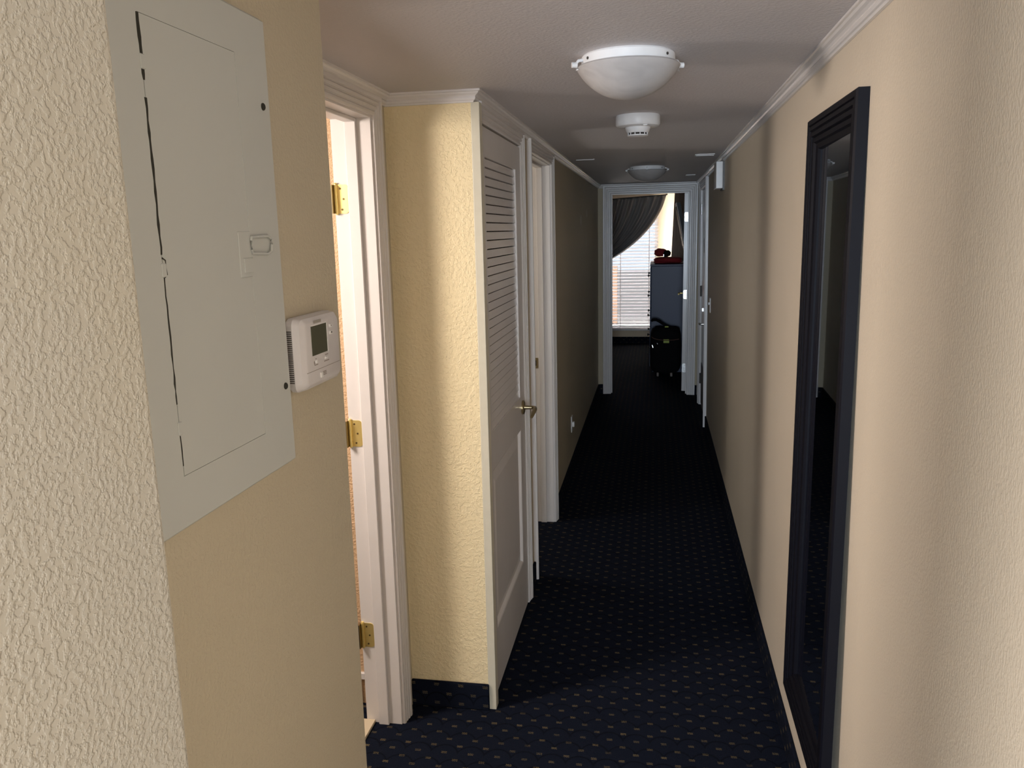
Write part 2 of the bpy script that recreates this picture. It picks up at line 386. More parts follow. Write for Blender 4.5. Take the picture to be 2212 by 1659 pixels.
struct('wall_end', B((-2.6, EX0 - .015, YE, YE + T, 0, 2.42), (EX1 + .015, 0.6, YE, YE + T, 0, 2.42), (EX0 - .015, EX1 + .015, YE, YE + T, HE + .015, 2.42)), M_hall, 'narrow wall around the doorway at the far end', 'wall')
# room behind the camera
struct('wall_living_left', B((-3.52, -3.4, -4.2, 0.67, 0, 0.4), (-3.52, -3.4, -4.2, 0.67, 2.1, ZC), (-3.52, -3.4, -4.2, -3.0, 0.4, 2.1), (-3.52, -3.4, -1.4, 0.67, 0.4, 2.1), (-3.4, XA - T, 0.55, 0.67, 0, ZC)), M_wallA, 'left wall of the room behind the camera', 'wall')
struct('wall_living_back', B((-3.4, -1.1, -4.32, -4.2, 0, ZC), (0.4, XR, -4.32, -4.2, 0, ZC), (-1.1, 0.4, -4.32, -4.2, 0, 0.5), (-1.1, 0.4, -4.32, -4.2, 2.0, ZC)), M_wallA, 'window wall of the room behind the camera', 'wall')
# bathroom behind the nearest doorway
struct('wall_bathroom_far', B((-2.8, XD - 0.13, 2.56, 2.65, 0, ZC)), M_tan, 'orange tan bathroom wall glimpsed through the nearest doorway', 'wall')
struct('wall_bathroom_left', B((-2.9, -2.8, 0.67, 2.65, 0, ZC)), M_tan, 'bathroom side wall beyond the nearest doorway', 'wall')
struct('baseboard_bathroom', B(*[(-2.8 + k * .11, -2.8 + k * .11 + .104, 2.550, 2.56, 0.0, 0.10) for k in range(16)]), M_tile, 'brown tile skirting in the bathroom', 'baseboard')
struct('trim_5', B((-2.8, XD - .13, 2.546, 2.56, 0.103, 0.125)), M_trim, 'white cap above the bathroom tile skirting', 'trim')
# bedroom behind the second doorway and the closet
struct('wall_side_room', B((-2.8, -2.7, 3.5, 6.0, 0, ZC), (-2.7, XL - T, 3.5, 3.6, 0, ZC), (-2.7, XL - T, 5.9, 6.0, 0, ZC)), M_wallA, 'walls of the room behind the second doorway', 'wall')
struct('wall_closet', B((-1.35, -1.25, YC + .075, 3.5, 0, ZC)), M_wallA, 'back of the closet', 'wall')
# room at the far end
YB = 12.13; WX0, WX1, WZ0, WZ1 = -1.25, 0.03, 0.22, 2.10
struct('wall_bedroom_back', B((-2.6, WX0, YB, YB + T, 0, 2.42), (WX1, 0.6, YB, YB + T, 0, 2.42), (WX0, WX1, YB, YB + T, 0, WZ0), (WX0, WX1, YB, YB + T, WZ1, 2.42)), M_creamroom, 'cream window wall of the room at the far end', 'wall')
SX = 0.47; SY0, SY1, SZ0, SZ1 = 11.05, 11.85, 0.9, 2.1
struct('wall_bedroom_right', B((SX, SX + T, YE + T, SY0, 0, 2.42), (SX, SX + T, SY1, YB, 0, 2.42), (SX, SX + T, SY0, SY1, 0, SZ0), (SX, SX + T, SY0, SY1, SZ1, 2.42)), M_creamroom, 'right wall of the room at the far end', 'wall')
struct('wall_bedroom_left', B((-2.7, -2.6, YE, YB + T, 0, 2.42)), M_creamroom, 'left wall of the room at the far end', 'wall')

# carpeted skirting
def skirt(name, x0, x1, y0, y1, mat, label):
    struct(name, B((x0, x1, y0, y1, 0, BH), bevel=0.003), mat, label, 'baseboard')
skirt('baseboard_recess', XD, XL, YC - .012, YC, M_carpx, 'navy carpet skirting under the yellow cream wall')
skirt('baseboard_left', XL, XL + .012, D21 + .075, YE, M_carpy, 'navy carpet skirting along the far left wall')
skirt('baseboard_left_short', XL, XL + .012, CL1 + .085, D20 - .075, M_carpy, 'short navy carpet skirting between the two left doors')
SHEAR[0] = True
skirt('baseboard_right', XR - .012, XR, -4.2, DR0 - .075, M_carpy, 'navy carpet skirting along the right wall below the mirror')
skirt('baseboard_right_far', XR - .012, XR, DR1 + .075, YE, M_carpy, 'navy carpet skirting beyond the entry door')
SHEAR[0] = False
skirt('baseboard_end_left', XL + .012, EX0 - .075, YE - .012, YE, M_carpx, 'navy carpet skirting left of the end doorway')
skirt('baseboard_end_right', EX1 + .075, XR - .012, YE - .012, YE, M_carpx, 'navy carpet skirting right of the end doorway')
skirt('baseboard_bedroom', -2.6, SX, YB - .012, YB, M_carpx, 'navy carpet skirting under the far window')
skirt('baseboard_near', XA, XA + .012, 0.67, 1.37, M_carpy, 'navy carpet skirting below the electrical panel')

# crown moulding, mitred round the corners
CRP = [(0.0, 0.036), (0.007, 0.036), (0.009, 0.031), (0.013, 0.029), (0.016, 0.023), (0.015, 0.019), (0.020, 0.015), (0.026, 0.012), (0.029, 0.007), (0.034, 0.006), (0.034, 0.0), (0.0, 0.0)]
def crown(name, pts, label):
    """pts: polyline with the room on its RIGHT side when walking"""
    n = len(pts); nor = []
    for i in range(n - 1):
        d = (Vector(pts[i + 1]) - Vector(pts[i])).normalized(); nor.append(Vector((d.y, -d.x)))
    paths = []
    for (o, dz) in CRP:
        path = []
        for i in range(n):
            ns = [nor[j] for j in (i - 1, i) if 0 <= j < n - 1]
            v = ns[0] if len(ns) == 1 or (ns[0] - ns[1]).length < 1e-6 else ns[0] + ns[1]
            path.append((pts[i][0] + v.x * o, pts[i][1] + v.y * o, ZC - dz))
        paths.append(path)
    return struct(name, sweep(paths), M_trim, label, 'moulding')
crown('trim_1', [(-.383, 0.34), (-.383, .55), (XA, .55), (XA, 1.37), (XD, 1.37), (XD, YC), (XL, YC), (XL, YE), (XR - .020, YE), (XR - .020, -4.2)], 'thin white crown moulding running round the hallway ceiling')

# ------------------------------------------------------------------ door_1 : nearest doorway on the left (no leaf showing)
JX0, JX1 = XD - 0.13, XD
d1 = thing('door_1', 'bright white door frame with three brass hinges, nearest on the left', 'doorway', (XD, OD1, 0), kind='structure')
obj('jamb', B((JX0, JX1, OD1, OD1 + .015, 0, HD + .015), (JX0, JX1, OD0 - .015, OD0, 0, HD + .015), (JX0, JX1, OD0, OD1, HD, HD + .015), bevel=0.0012), M_trimw, d1)
obj('door_stop', B((XD - .082, XD - .045, OD1 - .011, OD1, 0, HD), (XD - .082, XD - .045, OD0, OD0 + .011, 0, HD), (XD - .082, XD - .045, OD0 + .011, OD1 - .011, HD - .011, HD), bevel=0.002), M_trimw, d1)
obj('casing', casing(lambda a, z, t: (XD + t, a, z), OD0 - .006, OD1 + .006, HD + .006, 0.062), M_trimw, d1)
obj('threshold', B((JX0 - .03, XD - .098, OD0, OD1, 0.0, 0.012), bevel=0.004, seg=2), M_wood, d1)
for z in (1.81, 1.055, 0.335):
    h = hinge(d1, lambda a, zz, t: (JX0 + .010 + a, OD1 - t, zz), z, lw=0.036)
    # the loose second leaf folded back on the pin
    bm = B((JX0 - .004, JX0 + .001, OD1 - .022, OD1 - .004, z - .044, z + .044))
    obj('loose_leaf', bm, M_abrass, h)

# ------------------------------------------------------------------ door_2 : louvered closet door
d2 = thing('door_2', 'grey white closet door with louvers above and one panel below', 'door', (XL, CL0, 0), kind='structure')
obj('casing', B((XL - .004, XL + .024, YC - .001, CL0 - .034, 0, ZC - .034), bevel=0.003, seg=2), plain('cream_edge_trim', (0.62, 0.58, 0.46), 0.4), d2)
cs = casing(lambda a, z, t: (XL + t * 1.3, a, z), CL0 - .030, CL1 + .004, HC + .004, 0.062, legs='a1')
obj('casing', cs, M_trim, d2)
L0, L1, LZ0, LZ1 = CL0 - .032, CL1 - .002, 0.012, HC - .004
XF, TD = XL + .010, 0.034                       # leaf face, thickness
obj('door_jamb', B((XL - T, XF - TD - .004, CL1 - .0, CL1 + .003, 0, HC)), M_trim, d2)
sl, sr = 0.085, 0.115
lv0, lv1, pn0, pn1 = 1.00, 1.945, 0.25, 0.86
leaf = B((XF - TD, XF, L0, L0 + sl, LZ0, LZ1), (XF - TD, XF, L1 - sr, L1, LZ0, LZ1),
         (XF - TD, XF, L0 + sl, L1 - sr, lv1, LZ1), (XF - TD, XF, L0 + sl, L1 - sr, pn1, lv0), (XF - TD, XF, L0 + sl, L1 - sr, LZ0, pn0))
lf = obj('door_leaf', leaf, M_trim, d2)
# lower panel: sunk field with a sloping frame
def sunk(parent, y0, y1, z0, z1):
    bm = bmesh.new(); rings = []
    for (ins, dx) in ((0, 0), (0.006, -0.002), (0.016, -0.012), (0.020, -0.012), (0.060, -0.006), (0.064, -0.006)):
        rings.append([bm.verts.new((XF + dx, a, b)) for a, b in ((y0 + ins, z0 + ins), (y1 - ins, z0 + ins), (y1 - ins, z1 - ins), (y0 + ins, z1 - ins))])
    for a, b in zip(rings, rings[1:]):
        for k in range(4): bm.faces.new((a[k], a[(k + 1) % 4], b[(k + 1) % 4], b[k]))
    bm.faces.new(rings[-1])
    return obj('door_panel', bm, M_trim, parent)
sunk(lf, L0 + sl, L1 - sr, pn0, pn1)
bm = bmesh.new(); nl = 31
for k in range(nl):
    zc = lv0 + (lv1 - lv0) * (k + .5) / nl; p = (lv1 - lv0) / nl
    y0, y1 = L0 + sl + .001, L1 - sr - .001
    q = [(XF - .005, zc - p * .46), (XF - .013, zc - p * .50), (XF - .028, zc + p * .30), (XF - .024, zc + p * .36), (XF - .008, zc + p * .40)]
    a = [bm.verts.new((x, y0, z)) for x, z in q]; b = [bm.verts.new((x, y1, z)) for x, z in q]
    bm.faces.new(a); bm.faces.new(b)
    for i in range(5): bm.faces.new((a[i], a[(i + 1) % 5], b[(i + 1) % 5], b[i]))
obj('louvers', bm, M_trim, lf)
for z in (1.80, 1.035, 0.275):
    c = (XF + .004, L0 - .001)
    bm = bmesh.new()
    for k in range(5):
        za = z - .045 + k * .018
        lathe([(0.0001, za), (0.0068, za), (0.0068, za + .0168), (0.0001, za + .0168)], c[0], c[1], 0, 16, bm=bm)
    lathe([(0.0001, z - .050), (0.005, z - .048), (0.0042, z - .03), (0.0042, z + .03), (0.0068, z + .047), (0.004, z + .052), (0.0001, z + .052)], c[0], c[1], 0, 16, bm=bm)
    obj('hinge', bm, M_abrass, lf, True)
def lever(parent, P, mat=M_abrass, sgn=1):
    """P(a, z, t): rose at origin, lever pointing along a"""
    h = obj('door_handle', tube([P(0, 0, 0), P(0, 0, .006), P(0, 0, .010)], 0.031, 24, taper=[1, 1, .8]), mat, parent, True)
    pts = [P(0, 0, .008), P(0, 0, .030), P(0, 0, .045), P(.010, 0.001, .056), P(.035, .003, .060), P(.065, 0.000, .058), P(.092, -.008, .054)]
    obj('lever', tube(pts, 0.0085, 12, taper=[1.2, 1, 1, 1.15, 1.1, .95, .7]), mat, h, True)
    return h
lever(lf, lambda a, z, t: (XF + t, L1 - .062 - a, .945 + z - a * .15))

# ------------------------------------------------------------------ door_3 : second doorway
d3 = thing('door_3', 'white door frame of the open second doorway, lit from inside', 'doorway', (XL, D20, 0), kind='structure')
obj('jamb', B((XL - T, XL, D20 - .015, D20, 0, H2 + .015), (XL - T, XL, D21, D21 + .015, 0, H2 + .015), (XL - T, XL, D20, D21, H2, H2 + .015), bevel=.001), M_trimw, d3)
obj('door_stop', B((XL - .075, XL - .042, D20, D20 + .011, 0, H2), (XL - .075, XL - .042, D21 - .011, D21, 0, H2), (XL - .075, XL - .042, D20 + .011, D21 - .011, H2 - .011, H2), bevel=.0015), M_trimw, d3)
obj('casing', casing(lambda a, z, t: (XL + t * 1.2, a, z), D20 - .004, D21 + .004, H2 + .004, 0.058), M_trim, d3)
sp = obj('strike_plate', rounded_plate('y', D21 - .0025, .0025, XL - .110, XL - .080, .925, .985, .004), M_abrass, d3)
obj('latch_hole', B((XL - .103, XL - .090, D21 - .0032, D21 - .0026, .940, .970)), M_vent, sp)

# ------------------------------------------------------------------ door_4 : doorway at the far end with its open leaf
d4 = thing('door_4', 'bluish white moulded frame of the doorway at the far end, leaf open to the right', 'doorway', (EX1, YE, 0), kind='structure')
obj('jamb', B((EX0 - .015, EX0, YE, YE + T, 0, HE + .015), (EX1, EX1 + .015, YE, YE + T, 0, HE + .015), (EX0, EX1, YE, YE + T, HE, HE + .015), bevel=.001), M_trim, d4)
obj('door_stop', B((EX0, EX0 + .011, YE + .04, YE + .075, 0, HE), (EX1 - .011, EX1, YE + .04, YE + .075, 0, HE), (EX0 + .011, EX1 - .011, YE + .04, YE + .075, HE - .011, HE), bevel=.0015), M_trim, d4)
obj('casing', casing(lambda a, z, t: (a, YE - t * 1.3, z), EX0 - .002, EX1 + .002, HE + .002, 0.080, ), M_trim, d4)
piv = Vector((EX1 - .006, YE + T + .012))
ang = R(3.0)
def LFP(a, t, z):  # a along the leaf from its hinge, t thickness to the left
    return (piv.x + a * math.sin(ang) - t * math.cos(ang), piv.y + a * math.cos(ang) + t * math.sin(ang), z)
def lbox(a0, a1, t0, t1, z0, z1, bm=None):
    bm = bm or bmesh.new()
    vs = [bm.verts.new(LFP(a, t, z)) for z in (z0, z1) for a, t in ((a0, t0), (a1, t0), (a1, t1), (a0, t1))]
    for f in ((3, 2, 1, 0), (4, 5, 6, 7), (0, 1, 5, 4), (1, 2, 6, 5), (2, 3, 7, 6), (3, 0, 4, 7)): bm.faces.new([vs[i] for i in f])
    return bm
lf4 = obj('door_leaf', lbox(0, .74, 0.0, .040, .012, HE - .006), M_trim, d4)
for z in (1.80, 1.02, .255):
    h = hinge(lf4, lambda a, zz, t: (piv.x + .001 - a, piv.y - t, zz), z, hh=.092, lw=.038, mat=M_chrome, pin=False)
hd = obj('door_handle', tube([LFP(.68, .040, .98), LFP(.68, .050, .98)], .028, 20), M_brass, lf4, True)
obj('lever', tube([LFP(.68, .045, .98), LFP(.68, .085, .98), LFP(.66, .095, .982), LFP(.60, .098, .975)], .009, 10), M_brass, hd, True)

# ------------------------------------------------------------------ door_5 : entry door in the right wall
SHEAR[0] = True
d5 = thing('door_5', 'dim grey entry door in the right wall near the far end', 'door', (XR, DR0, 0), kind='structure')
obj('jamb', B((XR, XR + T, DR0 - .015, DR0, 0, HR + .015), (XR, XR + T, DR1, DR1 + .015, 0, HR + .015), (XR, XR + T, DR0, DR1, HR, HR + .015)), M_trim, d5)
obj('casing', casing(lambda a, z, t: (XR - t * 1.5, a, z), DR0 - .004, DR1 + .004, HR + .004, 0.070), M_trim, d5)
lf5 = obj('door_leaf', B((XR + .004, XR + .046, DR0 + .003, DR1 - .003, .012, HR - .004), bevel=.001), M_trim, d5)
for z in (1.86, 1.10, .26):
    obj('hinge', lathe([(.0001, z - .052), (.007, z - .05), (.007, z + .05), (.0001, z + .052)], XR - .004, DR1 - .004, 0, 14), M_chrome if z > 1.5 else M_dark, lf5, True)
pl = obj('notice_plate', rounded_plate('x', XR + .004 - .006, .006, DR0 + .36, DR0 + .50, 1.47, 1.60, .006), M_dark, lf5)
obj('notice_face', rounded_plate('x', XR + .004 - .0068, .0008, DR0 + .38, DR0 + .48, 1.50, 1.57, .003), plain('notice_grey', (.16, .17, .16), .5), pl)
lever(lf5, lambda a, z, t: (XR + .004 - t, DR0 + .07 + a, .875 + z), M_chrome)
db = obj('deadbolt', tube([(XR + .004, DR0 + .07, 1.0), (XR - .012, DR0 + .07, 1.0), (XR - .020, DR0 + .07, 1.0)], .031, 24, taper=[1, 1, .75]), M_dark, lf5, True)
obj('thumb_turn', B((XR - .038, XR - .018, DR0 + .066, DR0 + .074, .984, 1.016), bevel=.002), M_chrome, db)
obj('kick_plate', B((XR + .001, XR + .004, DR0 + .04, DR1 - .05, .03, .42)), M_kick, lf5)

SHEAR[0] = False
# ------------------------------------------------------------------ electrical panel on the near left wall
PX = XA + .010
ep = thing('breaker_panel', 'grey painted electrical panel cover with cracked seam and latch on tan wall', 'electrical panel', (XA, .96, 1.36))
PY0, PY1, PZ0, PZ1 = .775, 1.136, 1.360, 1.998
DY0, DY1, DZ0, DZ1 = .840, 1.046, 1.422, 1.940
def P_(y0, y1, z0, z1, x0=XA, x1=PX): return (x0, x1, y0, y1, z0, z1)
g = .0007
obj('cover', B(P_(PY0, DY0 - .0011, PZ0, PZ1), P_(DY1 + g * .4, PY1, PZ0, PZ1), P_(DY0 - .0011, DY1 + g * .4, DZ1 + g, PZ1), P_(DY0 - .0011, DY1 + g * .4, PZ0, DZ0 - g)), M_panelw, ep)
bmc = bmesh.new()   # chamfered skirt of the cover
paths = []
for (o, t) in ((0, .010), (.006, .002), (.006, 0), (-.004, 0), (-.004, .0095)):
    paths.append([(XA + t, y, z) for y, z in ((PY0 - o, PZ0 - o), (PY1 + o * .5, PZ0 - o), (PY1 + o * .5, PZ1 + o), (PY0 - o, PZ1 + o), (PY0 - o, PZ0 - o))])
bmc = bmesh.new(); VV = [[bmc.verts.new(p) for p in path[:-1]] for path in paths]
for i in range(5):
    a, b = VV[i], VV[(i + 1) % 5]
    for k in range(4): bmc.faces.new((a[k], a[(k + 1) % 4], b[(k + 1) % 4], b[k]))
obj('cover_edge', bmc, M_panelw, ep)
obj('panel_door', B(P_(DY0, DY1, DZ0, DZ1, XA + .002, PX + .0002)), M_panelw, ep)
obj('gap_backing', B(P_(DY0 - .006, DY1 + .006, DZ0 - .006, DZ1 + .006, XA, XA + .0015)), M_seam, ep)
# flaked paint along the hinge seam: an uneven dark crack with bridges
bm = bmesh.new(); rnd = random.Random(3)
z = DZ1
segs = []
while z > DZ0:
    hgt = rnd.uniform(.006, .014)
    f = (z - DZ0) / (DZ1 - DZ0)
    wdt = (.0018 if f > .86 else .0014 if f > .55 else .0010 if f > .30 else rnd.choice((.0003, .0012)) if f > .18 else .0006) * rnd.uniform(.7, 1.5) * 1.15
    if .835 < f < .862 or .105 < f < .16 or .475 < f < .50: wdt = 0
    off = rnd.uniform(-.0006, .0006)
    segs.append((z, off, wdt)); z -= hgt
for (za, oa, wa), (zb, ob, wb) in zip(segs, segs[1:]):
    if wa == 0 or wb == 0: continue
    yc = DY0 - .0004
    q = [(yc + oa - wa, za), (yc + oa + wa, za), (yc + ob + wb, zb), (yc + ob - wb, zb)]
    lo = [bm.verts.new((PX - .001, y, zz)) for y, zz in q]; hi = [bm.verts.new((PX + .0004, y, zz)) for y, zz in q]
    bm.faces.new(lo); bm.faces.new(hi)
    for i in range(4): bm.faces.new((lo[i], lo[(i + 1) % 4], hi[(i + 1) % 4], hi[i]))
# a hinge knuckle the crack bends round
for (z0, z1) in ((1.660, 1.676),):
    tube([(PX, DY0 - .001, z1 + .003), (PX, DY0 + .005, z1), (PX, DY0 + .006, z0), (PX, DY0 + .001, z0 - .003)], .0011, 6, bm=bm)
obj('paint_crack', bm, M_seam, ep)
obj('painted_seam', B(P_(DY1 - .0006, DY1 + .0010, DZ0, DZ1, XA + .008, PX + .0007)), M_panelw, ep)
for z in (1.890, 1.665, 1.480):
    obj('panel_hinge', B((PX - .002, PX + .0014, DY0 - .004, DY0 + .005, z - .008, z + .008), bevel=.0010), M_panelw, ep)
for (y, z) in ((1.116, 1.881), (1.120, 1.477)):
    obj('screw', lathe([(.0001, 0), (.0052, 0), (.0052, .0012), (.004, .0024), (.0001, .0026)], PX, y, z, 16, 'x'), M_seam, ep, True)
la = obj('latch_plate', B((PX - .001, PX + .0016, 1.013, 1.046, 1.646, 1.708), bevel=.0008), M_panelw, ep)
obj('latch_slider', B((PX + .001, PX + .0030, 1.022, 1.046, 1.652, 1.672), bevel=.0006), M_panelw, la)
pts = [(1.046, 1.700), (1.094, 1.701), (1.103, 1.697), (1.105, 1.689), (1.102, 1.679), (1.092, 1.676), (1.046, 1.678), (1.044, 1.683), (1.044, 1.695), (1.046, 1.700)]
obj('pull_ring', tube([(PX + .003, y, z) for y, z in pts], .0019, 8), M_panelw, la, True)
obj('ring_shadow_strip', B((PX, PX + .0008, 1.0455, 1.0490, 1.679, 1.698)), M_seam, la)  # solid dark strip painted in as the shade inside the pull ring

# ------------------------------------------------------------------ thermostat
th = thing('thermostat', 'white programmable wall thermostat with dark green display beside the electrical panel', 'thermostat', (XA, 1.21, 1.52))
def tbody(rings, mat, parent, name, rad=.012):
    bm = bmesh.new(); RR = []
    for (x, y0, y1, z0, z1, rd) in rings:
        pts = []
        for q, (cy, cz) in enumerate(((y1 - rd, z1 - rd), (y0 + rd, z1 - rd), (y0 + rd, z0 + rd), (y1 - rd, z0 + rd))):
            for k in range(6):
                an = PI / 2 * q + PI / 2 * k / 5; pts.append((x, cy + rd * math.cos(an), cz + rd * math.sin(an)))
        RR.append([bm.verts.new(p) for p in pts])
    for a, b in zip(RR, RR[1:]):
        for k in range(len(a)): bm.faces.new((a[k], a[(k + 1) % len(a)], b[(k + 1) % len(a)], b[k]))
    bm.faces.new(RR[0]); bm.faces.new(RR[-1])
    return obj(name, bm, mat, parent, True)
TY0, TY1, TZ0, TZ1 = 1.148, 1.300, 1.459, 1.575
X0 = XA
tb = tbody([(X0, TY0 + .004, TY1 - .004, TZ0 + .003, TZ1 - .003, .012), (X0 + .004, TY0, TY1, TZ0, TZ1, .012), (X0 + .014, TY0 - .002, TY1 + .001, TZ0, TZ1, .012), (X0 + .016, TY0 - .001, TY1, TZ0 + .001, TZ1 - .001, .012),
            (X0 + .024, TY0 + .002, TY1 - .002, TZ0 + .003, TZ1 - .002, .013), (X0 + .029, TY0 + .010, TY1 - .008, TZ0 + .009, TZ1 - .008, .010), (X0 + .030, TY0 + .012, TY1 - .010, TZ0 + .011, TZ1 - .010, .010)], M_plast, th, 'body')
FX = X0 + .030
obj('display', B((FX - .001, FX + .0006, 1.180, 1.240, 1.513, 1.560), bevel=.0003), M_lcd, th)
obj('display_rim', B((FX, FX + .0010, 1.240, 1.243, 1.512, 1.561), (FX, FX + .0010, 1.180, 1.243, 1.560, 1.5618)), M_plast2, th)
obj('brand_badge', B((FX, FX + .0006, 1.192, 1.220, 1.5635, 1.5680)), plain('badge_grey', (.34, .31, .27), .6), th)
obj('front_seam', B((FX - .001, FX + .0002, 1.158, 1.290, 1.4888, 1.4896)), M_grey, th)
bm = bmesh.new()
for k in range(26):
    z = 1.475 + k * .0032
    B((X0 + .0035, X0 + .0130, TY0 - .0022, TY0 - .0010, z, z + .0014), bm=bm)
obj('vent_slots', bm, M_vent, th)
def btn(y0, y1, z0, z1): obj('button', B((FX - .001, FX + .002, y0, y1, z0, z1), bevel=.0007), M_plast2, th)
btn(1.189, 1.195, 1.500, 1.505); btn(1.228, 1.236, 1.501, 1.5055); btn(1.252, 1.262, 1.550, 1.556); btn(1.252, 1.262, 1.539, 1.545); btn(1.205, 1.213, 1.474, 1.483)
obj('up_arrow', B((FX + .0019, FX + .0024, 1.2555, 1.2585, 1.552, 1.5545)), M_grey, th)
obj('down_arrow', B((FX + .0019, FX + .0024, 1.2555, 1.2590, 1.5405, 1.5435)), M_vent, th)
bm = B((FX, FX + .0004, 1.1905, 1.1940, 1.5065, 1.5080), (FX, FX + .0004, 1.184, 1.187, 1.499, 1.504), (FX, FX + .0004, 1.185, 1.199, 1.4970, 1.4982),
       (FX, FX + .0004, 1.229, 1.241, 1.5075, 1.5090), (FX, FX + .0004, 1.224, 1.244, 1.4975, 1.4988), (FX, FX + .0004, 1.216, 1.230, 1.4790, 1.4804), (FX, FX + .0004, 1.216, 1.230, 1.4765, 1.4778), (FX, FX + .0004, 1.216, 1.230, 1.4815, 1.4828))
obj('printed_legend', bm, M_grey, th)

# ------------------------------------------------------------------ tall mirror on the right wall
XM = .400
mi = thing('wall_mirror', 'tall narrow mirror in a reeded black frame on the right wall', 'mirror', (XR, 2.085, 1.14))
MY0, MY1, MZ0, MZ1 = 1.815, 2.360, .316, 1.972
PROF = [(0.000, .027), (0.000, .004), (0.004, 0.0), (0.016, 0.0), (0.018, .004), (0.021, .001), (0.030, .001), (0.033, .006), (0.036, .003), (0.046, .003), (0.049, .009), (0.052, .006), (0.062, .007), (0.066, .013), (0.078, .016), (0.081, .022), (0.081, .027)]
bm = bmesh.new(); VV = []
for (ins, dx) in PROF:
    VV.append([bm.verts.new((XM + dx, a, b)) for a, b in ((MY0 + ins, MZ0 + ins), (MY1 - ins, MZ0 + ins), (MY1 - ins, MZ1 - ins), (MY0 + ins, MZ1 - ins))])
for i in range(len(VV)):
    a, b = VV[i], VV[(i + 1) % len(VV)]
    for k in range(4): bm.faces.new((a[k], a[(k + 1) % 4], b[(k + 1) % 4], b[k]))
obj('frame', bm, M_black, mi)
tilt = -math.tan(R(1.15))
bm = bmesh.new(); I = .079
q = [(MY0 + I, MZ0 + I), (MY1 - I, MZ0 + I), (MY1 - I, MZ1 - I), (MY0 + I, MZ1 - I)]
def gx(y): return XM + .0205 - (y - 2.085) * tilt
f0 = [bm.verts.new((gx(y), y, z)) for y, z in q]; f1 = [bm.verts.new((gx(y) + .003, y, z)) for y, z in q]
bm.faces.new(f0); bm.faces.new(f1)
for k in range(4): bm.faces.new((f0[k], f0[(k + 1) % 4], f1[(k + 1) % 4], f1[k]))
obj('mirror_glass', bm, M_mirror, mi)
obj('backing_board', B((XM + .0275, XR - .0175, MY0 + .006, MY1 - .010, MZ0 + .010, MZ1 - .006)), plain('blue_grey_board', (.10, .10, .14), .7), mi)

# ------------------------------------------------------------------ ceiling lights
def dome_light(cx, cy, label, clips, rb=.127):
    t = thing('ceiling_light', label, 'ceiling light', (cx, cy, ZC), 'bowl ceiling lights of the hallway')
    obj('drum', lathe([(.0001, 0), (rb - .016, 0), (rb - .013, -.004), (rb - .013, -.027), (rb - .018, -.030), (.0001, -.030)], cx, cy, ZC, 56), M_plast2, t, True)
    prof = [(rb - .004, -.026)]
    dp = .078; Rc = (rb * rb + dp * dp) / (2 * dp); a0 = math.asin(min(1, rb / Rc))
    for k in range(16):
        a = a0 * (1 - k / 15); prof.append((max(.0001, Rc * math.sin(a)), -.030 - dp + Rc * (1 - math.cos(a))))
    obj('glass_bowl', lathe([(rb - .006, -.030)] + prof, cx, cy, ZC, 64), M_bowl, t, True)
    for ad in clips:
        a = R(ad); c, s = math.cos(a), math.sin(a)
        def q(r_, z_, o=0): return (cx + r_ * c - o * s, cy + r_ * s + o * c, ZC + z_)
        cl = obj('retaining_clip', tube([q(rb - .014, -.012), q(rb - .002, -.014), q(rb + .005, -.022), q(rb + .001, -.037)], .0042, 10), M_plast2, t, True)
        obj('clip_screw', tube([q(rb + .001, -.024), q(rb + .015, -.024)], .0070, 14), M_plast2, cl, True)
    for ad in (215, 325):
        a = R(ad)
        obj('drum_screw', tube([(cx + (rb - .014) * math.cos(a), cy + (rb - .014) * math.sin(a), ZC - .014), (cx + (rb - .011) * math.cos(a), cy + (rb - .011) * math.sin(a), ZC - .014)], .0035, 10), M_vent, t)
    return t
dome_light(-.073, 2.20, 'alabaster glass bowl ceiling light nearest the camera, clips at its sides', (197, 17, 107), .132)
dome_light(-.062, 6.09, 'dim bowl ceiling light further down, before the end doorway', (180, 0, 270), .140)
sd = thing('smoke_detector', 'round white smoke detector between the two bowl lights', 'smoke detector', (-.072, 3.345, ZC))
obj('base_ring', lathe([(.0001, 0), (.085, 0), (.087, -.004), (.087, -.034), (.083, -.041), (.074, -.045), (.0001, -.045)], -.072, 3.345, ZC, 48), M_plast2, sd, True)
hdm = obj('sensor_head', lathe([(.0001, -.044), (.050, -.044), (.048, -.052), (.044, -.062), (.041, -.066), (.0001, -.066)], -.072, 3.345, ZC, 40), M_plast2, sd, True)
obj('smoke_slots', lathe([(.0001, -.066), (.036, -.066), (.036, -.074), (.0001, -.074)], -.072, 3.345, ZC, 32), M_vent, hdm)
bm = lathe([(.0001, -.0735), (.040, -.0735), (.040, -.077), (.036, -.079), (.0001, -.079)], -.072, 3.345, ZC, 40)
for k in range(12):
    a = 2 * PI * (k + .5) / 12; x, y = -.072 + .038 * math.cos(a), 3.345 + .038 * math.sin(a)
    tube([(x, y, ZC - .065), (x, y, ZC - .075)], .0022, 6, bm=bm)
obj('grille_cap', bm, M_plast2, hdm, True)
obj('test_light', B((-.050, -.034, 3.27, 3.277, ZC - .046, ZC - .042)), M_plast2, sd)
